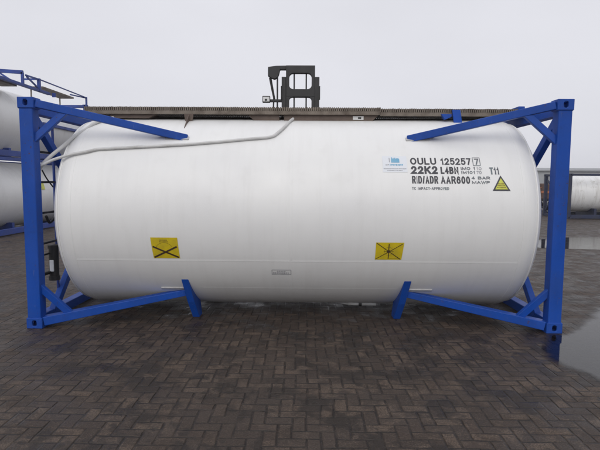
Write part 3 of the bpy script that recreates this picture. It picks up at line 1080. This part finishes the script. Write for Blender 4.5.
# ------------------------------------------------------------------ other tank containers of the yard
def frame_container(name, label, L, H, R, zc, tmat, loc, rz, group=None, full_rails=True, extras=None, fmat=None, cme=None):
    fm = fmat or M['bluedark']
    cme = cme or cast_dark
    W = 2.438
    t = thing(name, label, 'tank container', loc, rz, group)
    hx, hy = L / 2, W / 2
    bm = bmesh.new()
    xe, rk = hx - 0.22, 0.25
    pr_ = [(-xe - 0.05, 0.0), (-xe - 0.035, 0.4 * R)]
    for k in range(9):
        a = PI / 2 * k / 8
        pr_.append((-(xe - rk + rk * math.cos(a)), R - rk + rk * math.sin(a)))
    prof = pr_ + [(0, R)] + [(-x, r) for x, r in reversed(pr_)]
    revolve_x(bm, prof, 0, zc, 64)
    sh = obj('tank_shell', bm, tmat, t, smooth=40)
    for x in (-hx * 0.45, hx * 0.45):
        bm = bmesh.new()
        revolve_x(bm, [(x - 0.03, R - 0.003), (x - 0.025, R + 0.004), (x + 0.025, R + 0.004), (x + 0.03, R - 0.003)], 0, zc, 64)
        obj('cladding_band', bm, tmat, sh, smooth=30)
    for sx in (-1, 1):
        for sy in (-1, 1):
            bm = bmesh.new()
            xa, xb, ya, yb = sx * (hx - 0.01), sx * (hx - 0.15), sy * (hy - 0.01), sy * (hy - 0.15)
            box(bm, (min(xa, xb), min(ya, yb), 0.117), (max(xa, xb), max(ya, yb), H - 0.117))
            p = obj('corner_post', bm, fm, t, bevel=0.01)
            casting(cme, p, (sx * (hx - 0.089), sy * (hy - 0.081), 0.059))
            casting(cme, p, (sx * (hx - 0.089), sy * (hy - 0.081), H - 0.059))
            for za, zb in ((H - 0.3, zc + 0.45 * R), (0.3, zc - 0.45 * R)):
                bm = bmesh.new()
                beam(bm, (sx * (hx - 0.08), sy * (hy - 0.16), za), (sx * (hx - 0.08), sy * 0.55, zb), 0.08, 0.07, up=(1, 0, 0))
                obj('end_strut', bm, fm, t)
        for z0, z1 in ((0.02, 0.13), (H - 0.12, H - 0.01)):
            bm = bmesh.new()
            xa, xb = sx * (hx - 0.015), sx * (hx - 0.13)
            box(bm, (min(xa, xb), -hy + 0.163, z0), (max(xa, xb), hy - 0.163, z1))
            obj('end_rail', bm, fm, t)
        bm = bmesh.new()
        box(bm, (sx * hx * 0.5 - 0.06, -0.8, 0.03), (sx * hx * 0.5 + 0.06, 0.8, zc - R * 0.8))
        obj('saddle', bm, fm, t)
    for sy in (-1, 1):
        ya, yb = sy * (hy - 0.015), sy * (hy - 0.125)
        bm = bmesh.new()
        box(bm, (-hx + 0.179, min(ya, yb), 0.03), (hx - 0.179, max(ya, yb), 0.20))
        obj('lower_side_rail', bm, fm, t, bevel=0.006)
        bm = bmesh.new()
        xr = hx - 0.179
        box(bm, (-xr, min(ya, yb), H - 0.10), (xr if full_rails else 0.25, max(ya, yb), H - 0.012))
        obj('upper_side_rail', bm, fm, t, bevel=0.006)
    if extras:
        extras(t, hx, hy, H, R, zc)
    return t
cast_dark = cast_me.copy()
cast_dark.materials.clear()
cast_dark.materials.append(M['bluedark'])
cast_navy = cast_me.copy()
cast_navy.materials.clear()
cast_navy.materials.append(M['navy'])

def gear_upper(t, hx, hy, H, R, zc):
    # handrails, walkway and mid rail; local +x is away from the camera after turning, local -y faces the yard
    s = -1
    y = s * (hy - 0.05)
    bm = bmesh.new()
    box(bm, (-0.2, min(y, y - s * 0.12), H * 0.50), (hx - 0.2, max(y, y - s * 0.12), H * 0.50 + 0.10))
    obj('middle_rail', bm, M['bluedark'], t, bevel=0.006)
    bm = bmesh.new()
    box(bm, (-0.1, s * (hy - 0.30), H * 0.36), (hx - 0.3, s * (hy - 0.42), H * 0.49))  # dark gap below the mid rail, built as a solid brown box
    obj('dark_gap_fill', bm, M['brownsteel'], t)
    bm = bmesh.new()
    zt = H + 0.33
    beam(bm, (-1.38, y - 0.02, zt), (-1.38, y + 0.95, zt + 0.06), 0.07, 0.11)
    beam(bm, (-1.38, y + 0.9, H - 0.3), (-1.38, y + 0.9, zt + 0.02), 0.07, 0.07, up=(1, 0, 0))
    beam(bm, (-1.38, y, H - 0.02), (-1.38, y, zt), 0.07, 0.07, up=(1, 0, 0))
    beam(bm, (-1.38, y + 0.75, zt), (-1.38, y + 0.3, H + 0.04), 0.05, 0.05)
    obj('handrail', bm, M['bluedark'], t)
    bm = bmesh.new()
    beam(bm, (-0.42, y, H - 0.1), (-0.42, y, zt), 0.09, 0.09, up=(1, 0, 0))
    beam(bm, (-0.42, y, zt - 0.02), (hx - 0.03, y, zt - 0.04), 0.035, 0.035)
    beam(bm, (hx - 0.05, y, H - 0.05), (hx - 0.05, y, zt - 0.02), 0.06, 0.06, up=(1, 0, 0))
    beam(bm, (-0.42, y, zt - 0.02), (-0.42, y - s * 0.5, zt - 0.02), 0.05, 0.05)
    beam(bm, (-1.2, y, zt - 0.05), (-0.47, y, zt - 0.03), 0.04, 0.05)
    beam(bm, (-1.15, y, zt - 0.08), (-0.5, y, H + 0.02), 0.04, 0.045)
    beam(bm, (hx - 0.9, y - s * 0.25, zt - 0.06), (hx - 0.05, y - s * 0.02, zt - 0.05), 0.04, 0.04)
    obj('handrail', bm, M['bluedark'], t)
    bm = bmesh.new()
    box(bm, (0.0, -1.08, H + 0.10), (hx - 0.95, -0.55, H + 0.155))
    obj('walkway_section', bm, M['grating'], t)
    bm = bmesh.new()
    box(bm, (-hx + 0.1, -1.05, H - 0.13), (-1.5, -0.55, H - 0.075))
    for x in (0.1, hx - 1.1):
        box(bm, (x, -0.62, zc + R - 0.12), (x + 0.03, -0.58, H + 0.10))
    obj('walkway_section', bm, M['grating'], t)
    bm = bmesh.new()
    beam(bm, (0.55, y, H - 0.12), (0.55, y, H + 0.02), 0.12, 0.05, up=(1, 0, 0))
    obj('rail_stub', bm, M['bluedark'], t)

def gear_lower(t, hx, hy, H, R, zc):
    bm = bmesh.new()
    a = 0.28
    yy, zz = -(R + 0.006) * math.cos(a), zc + (R + 0.006) * math.sin(a)
    beam(bm, (-0.45, yy, zz), (-0.10, yy, zz), 0.01, 0.26, up=(0, 0.27, 0.96))
    obj('placard', bm, M['lime'], t)

SX = -8.75 - 1.219
SH = 2.35
frame_container('tank_container', 'older white tank in blue frame standing on the paving, lower of the left stack', 6.4, SH, 1.07, 1.17, M['tankdirty'], (SX, 11.7, 0), PI / 2, 'tank containers standing in the background', True, gear_lower)
frame_container('tank_container', 'white tank with blue handrails on top, upper of the left stack', 6.4, SH, 1.07, 1.17, M['tankdirty'], (SX, 11.7, SH + 0.003), PI / 2, 'tank containers standing in the background', False, gear_upper)
frame_container('tank_container', 'small grimy white tank in dark navy frame, far behind at the right edge', 6.058, 2.10, 0.86, 1.16, M['tankold'], (12.2 + 3.03, 17.5 + 1.219, 0), 0.0, 'tank containers standing in the background', True, None, M['navy'], cast_navy)

# ------------------------------------------------------------------ fork lift behind the tank
def fx(px):
    return -0.971 + (px - 262) * 0.0246
def fz(py):
    return 3.485 + (108 - py) * 0.02421
FY = 7.0
fl = thing('forklift', 'black forklift with its tall mast standing up behind the white tank', 'forklift', (0, FY, 0))
def fbox(bm, x0, x1, y0, y1, dy0, dy1, mi=0):
    box(bm, (fx(x0), dy0, fz(y1)), (fx(x1), dy1, fz(y0)), mi)
for a, b, a2, b2 in ((281.7, 286.1, 281.0, 282.6), (315.0, 319.6, 319.0, 320.4)):
    bm = bmesh.new()
    box(bm, (fx(a), 0.0, 0.15), (fx(b), 0.22, fz(76.5)))
    mr_ = obj('outer_mast', bm, M['black'], fl, bevel=0.012)
    bm = bmesh.new()
    box(bm, (fx(a2), -0.03, fz(99)), (fx(b2), -0.003, fz(86)))
    box(bm, (fx(a2), -0.03, fz(99)), (fx(a if a2 < 300 else a2), 0.1, fz(86))) if a2 < 300 else box(bm, (fx(b) + 0.002, -0.002, fz(99)), (fx(b2), 0.1, fz(86)))
    obj('roller_guide', bm, M['black'], mr_)
    bm = bmesh.new()
    tube(bm, [(fx((a + b) / 2), 0.30, 0.3), (fx((a + b) / 2), 0.30, fz(92))], 0.045, 12)
    obj('lift_cylinder', bm, M['black'], mr_, smooth=40)
def rounded_frame(bm, x0, x1, z0, z1, ox0, ox1, oz0, oz1, rad, y0, y1):
    """rectangle (o*) with a rounded opening, as a ring of quads, extruded"""
    inner, outer = [], []
    n = 6
    for cx_, cz_, a0 in ((x1 - rad, z1 - rad, 0), (x0 + rad, z1 - rad, PI / 2), (x0 + rad, z0 + rad, PI), (x1 - rad, z0 + rad, 1.5 * PI)):
        for k in range(n + 1):
            a = a0 + PI / 2 * k / n
            inner.append((cx_ + rad * math.cos(a), cz_ + rad * math.sin(a)))
            outer.append((ox1 if math.cos(a0 + PI / 4) > 0 else ox0, oz1 if math.sin(a0 + PI / 4) > 0 else oz0))
    # spread the outer points a little so that quads stay valid
    N = len(inner)
    for yv in (y0, y1):
        pass
    A = [[bm.verts.new((p[0], y, p[1])) for p in inner] for y in (y0, y1)]
    co = [(ox1, oz1), (ox0, oz1), (ox0, oz0), (ox1, oz0)]
    Bv = [[bm.verts.new((p[0], y, p[1])) for p in co] for y in (y0, y1)]
    for s in (0, 1):
        for c in range(4):
            base = c * (n + 1)
            for k in range(n):
                bm.faces.new([A[s][base + k], A[s][base + k + 1], Bv[s][c]])
            nx = (base + n + 1) % N
            bm.faces.new([A[s][base + n], A[s][nx], Bv[s][(c + 1) % 4], Bv[s][c]])
    for k in range(N):
        bm.faces.new([A[0][k], A[0][(k + 1) % N], A[1][(k + 1) % N], A[1][k]])
    for c in range(4):
        bm.faces.new([Bv[0][c], Bv[0][(c + 1) % 4], Bv[1][(c + 1) % 4], Bv[1][c]])
bm = bmesh.new()
rounded_frame(bm, fx(289.2), fx(311.8), fz(88.6), fz(72.6), fx(286), fx(315.2), fz(96), fz(65), 0.10, 0.02, 0.17)
obj('inner_mast', bm, M['black'], fl, bevel=0.006)
bm = bmesh.new()
rounded_frame(bm, fx(289.2), fx(311.8), fz(168), fz(96.6), fx(286), fx(315.2), fz(175), fz(96), 0.08, 0.02, 0.17)
obj('inner_mast', bm, M['black'], fl, bevel=0.006)
for px_ in (294.2, 306.4):
    bm = bmesh.new()
    tube(bm, [(fx(px_), 0.10, fz(70)), (fx(px_), 0.10, 0.6)], 0.018, 8)
    obj('lift_chain', bm, M['black'], fl)
# lamp arm, hoses and lamp at the side of the mast
bm = bmesh.new()
prism(bm, [(fx(267.8), fz(66.4)), (fx(276), fz(65.2)), (fx(286.2), fz(65)), (fx(286.2), fz(69)), (fx(280), fz(69)), (fx(278.8), fz(74)), (fx(277.2), fz(77)), (fx(274.5), fz(78.6)), (fx(271), fz(77.4)), (fx(267.8), fz(75.4))], 'y', 0.04, 0.18)
obj('hose_arm', bm, M['black'], fl, bevel=0.01)
bm = bmesh.new()
tube(bm, [(fx(269.4), 0.1, fz(77)), (fx(271.6), 0.1, fz(88)), (fx(273.6), 0.1, fz(97)), (fx(273.2), 0.1, fz(108)), (fx(274), 0.1, fz(170))], 0.019, 8)
obj('hose', bm, M['black'], fl, smooth=50)
bm = bmesh.new()
tube(bm, [(fx(277.2), 0.12, fz(75)), (fx(277.2), 0.12, fz(170))], 0.020, 8)
obj('hose', bm, M['black'], fl, smooth=50)
bm = bmesh.new()
tube(bm, [(fx(270.6), 0.14, fz(77)), (fx(274.6), 0.14, fz(99))], 0.016, 8)
obj('hose', bm, M['black'], fl, smooth=50)
bm = bmesh.new()
beam(bm, (fx(270), 0.1, fz(100)), (fx(282), 0.1, fz(100)), 0.06, 0.07)
box(bm, (fx(262.2), 0.05, fz(102)), (fx(270), 0.15, fz(95.4)))
lamp = obj('work_lamp', bm, M['black'], fl, bevel=0.01)
bm = bmesh.new()
box(bm, (fx(263), 0.03, fz(101.2)), (fx(269.4), 0.047, fz(96.4)), 0)
box(bm, (fx(264.8), 0.02, fz(100.4)), (fx(267), 0.032, fz(98.6)), 1)
obj('lens', bm, [M['whiteplain'], M['black']], lamp)
# carriage, forks and truck behind the mast
cx0 = fx(300.5)
bm = bmesh.new()
for z in (0.35, 0.75):
    bm = bmesh.new()
    box(bm, (cx0 - 0.55, -0.08, z), (cx0 + 0.55, -0.02, z + 0.12))
    obj('carriage_bar', bm, M['black'], fl)
for s in (-1, 1):
    bm = bmesh.new()
    box(bm, (cx0 + s * 0.32 - 0.06, -1.25, 0.06), (cx0 + s * 0.32 + 0.06, -0.085, 0.11))
    box(bm, (cx0 + s * 0.32 - 0.06, -0.14, 0.11), (cx0 + s * 0.32 + 0.06, -0.085, 0.9))
    obj('fork', bm, M['black'], fl, bevel=0.006)
bm = bmesh.new()
prism(bm, [(0.35, 0.35), (2.9, 0.35), (3.15, 0.6), (3.1, 1.25), (1.9, 1.3), (1.7, 0.85), (0.9, 0.75), (0.7, 1.05), (0.35, 1.05)], 'x', cx0 - 0.55, cx0 + 0.55)
obj('body', bm, M['orange'], fl, bevel=0.05)
bm = bmesh.new()
for s in (-1, 1):
    tube(bm, [(cx0 + s * 0.5, 0.5, 1.0), (cx0 + s * 0.46, 0.85, 2.2), (cx0 + s * 0.46, 2.2, 2.25), (cx0 + s * 0.5, 2.45, 1.28)], 0.035, 8)
for k in range(6):
    box(bm, (cx0 - 0.46, 0.95 + 0.24 * k, 2.2), (cx0 + 0.46, 1.0 + 0.24 * k, 2.25))
obj('overhead_guard', bm, M['black'], fl)
bm = bmesh.new()
box(bm, (cx0 - 0.25, 1.2, 0.9), (cx0 + 0.25, 1.68, 1.02))
box(bm, (cx0 - 0.25, 1.62, 1.02), (cx0 + 0.25, 1.72, 1.55))
obj('seat', bm, M['rubber'], fl, bevel=0.03)
for s in (-1, 1):
    for y_, rad in ((0.55, 0.36), (2.45, 0.29)):
        bm = bmesh.new()
        revolve_x(bm, [(cx0 + s * 0.60 - 0.11, 0.0), (cx0 + s * 0.60 - 0.11, rad - 0.04), (cx0 + s * 0.60 - 0.08, rad), (cx0 + s * 0.60 + 0.08, rad), (cx0 + s * 0.60 + 0.11, rad - 0.04), (cx0 + s * 0.60 + 0.11, 0)], y_, rad, 32)
        wh = obj('wheel', bm, M['rubber'], fl, smooth=40)
        bm = bmesh.new()
        revolve_x(bm, [(cx0 + s * 0.715, 0), (cx0 + s * 0.715, rad * 0.5), (cx0 + s * 0.70, rad * 0.55)], y_, rad, 24)
        obj('rim', bm, M['whiteplain'], wh, smooth=40)

# ------------------------------------------------------------------ loaded trailer and shed in the distance
tr = thing('flatbed_trailer', 'brown sheeted trailer with an orange band, far off between white tank and right blue post', 'trailer', (13.55, 23, 0))
bm = bmesh.new(); box(bm, (0, 0, 0.72), (8, 2.4, 1.62))
obj('load_cover', bm, M['brownload'], tr, bevel=0.06)
bm = bmesh.new(); box(bm, (-0.02, -0.02, 1.08), (8.02, -0.004, 1.2))
obj('side_band', bm, M['orange'], tr)
bm = bmesh.new(); box(bm, (-0.02, -0.004, 1.36), (-0.004, 2.4, 1.42))
obj('side_band', bm, M['orange'], tr)
bm = bmesh.new(); box(bm, (-0.05, 0.0, 0.62), (8.05, 2.4, 0.715)); box(bm, (0.2, 0.2, 0.2), (8, 0.35, 0.3))
obj('deck', bm, M['black'], tr)
bm = bmesh.new(); box(bm, (0.14, -0.01, 0.28), (0.36, 0.02, 0.60))
obj('mudguard', bm, M['whiteplain'], tr)
for x in (0.75, 5.6, 6.9):
    for y_ in (0.2, 2.1):
        bm = bmesh.new()
        tube(bm, [(x, y_ - 0.14, 0.31), (x, y_ + 0.14, 0.31)], 0.31, 24)
        obj('wheel', bm, M['rubber'], tr, smooth=40)

sh = thing('storage_shed', 'long low grey shed faint in the mist at the right edge of the yard', 'shed', (46, 108, 0))
bm = bmesh.new(); box(bm, (0, 0, 0), (75, 20, 4.2))
obj('wall', bm, M['greywall'], sh)
bm = bmesh.new(); prism(bm, [(-0.6, 4.203), (20.6, 4.203), (20.6, 4.45), (10, 5.2), (-0.6, 4.45)], 'x', -0.5, 75.5)
obj('roof', bm, M['greyroof'], sh)
for x in (8, 22, 36, 50, 64):
    bm = bmesh.new(); box(bm, (x, -0.06, 0.02), (x + 4, -0.01, 3.4))
    obj('door', bm, M['greyroof'], sh)

# ------------------------------------------------------------------ misty air
HAZE = 0.0013
if HAZE:
    bm = bmesh.new()
    box(bm, (-200, -40, -1.0), (200, 260, 7.0))
    hz = obj('haze', bm, [bpy.data.materials.new('mist')])
    hz['kind'] = 'stuff'
    hm = hz.data.materials[0]
    hm.use_nodes = True
    t_ = hm.node_tree
    for n in list(t_.nodes):
        if n.type != 'OUTPUT_MATERIAL':
            t_.nodes.remove(n)
    pv = t_.nodes.new('ShaderNodeVolumePrincipled')
    pv.inputs['Color'].default_value = (0.92, 0.93, 0.96, 1)
    pv.inputs['Density'].default_value = HAZE
    t_.links.new(pv.outputs[0], [n for n in t_.nodes if n.type == 'OUTPUT_MATERIAL'][0].inputs['Volume'])
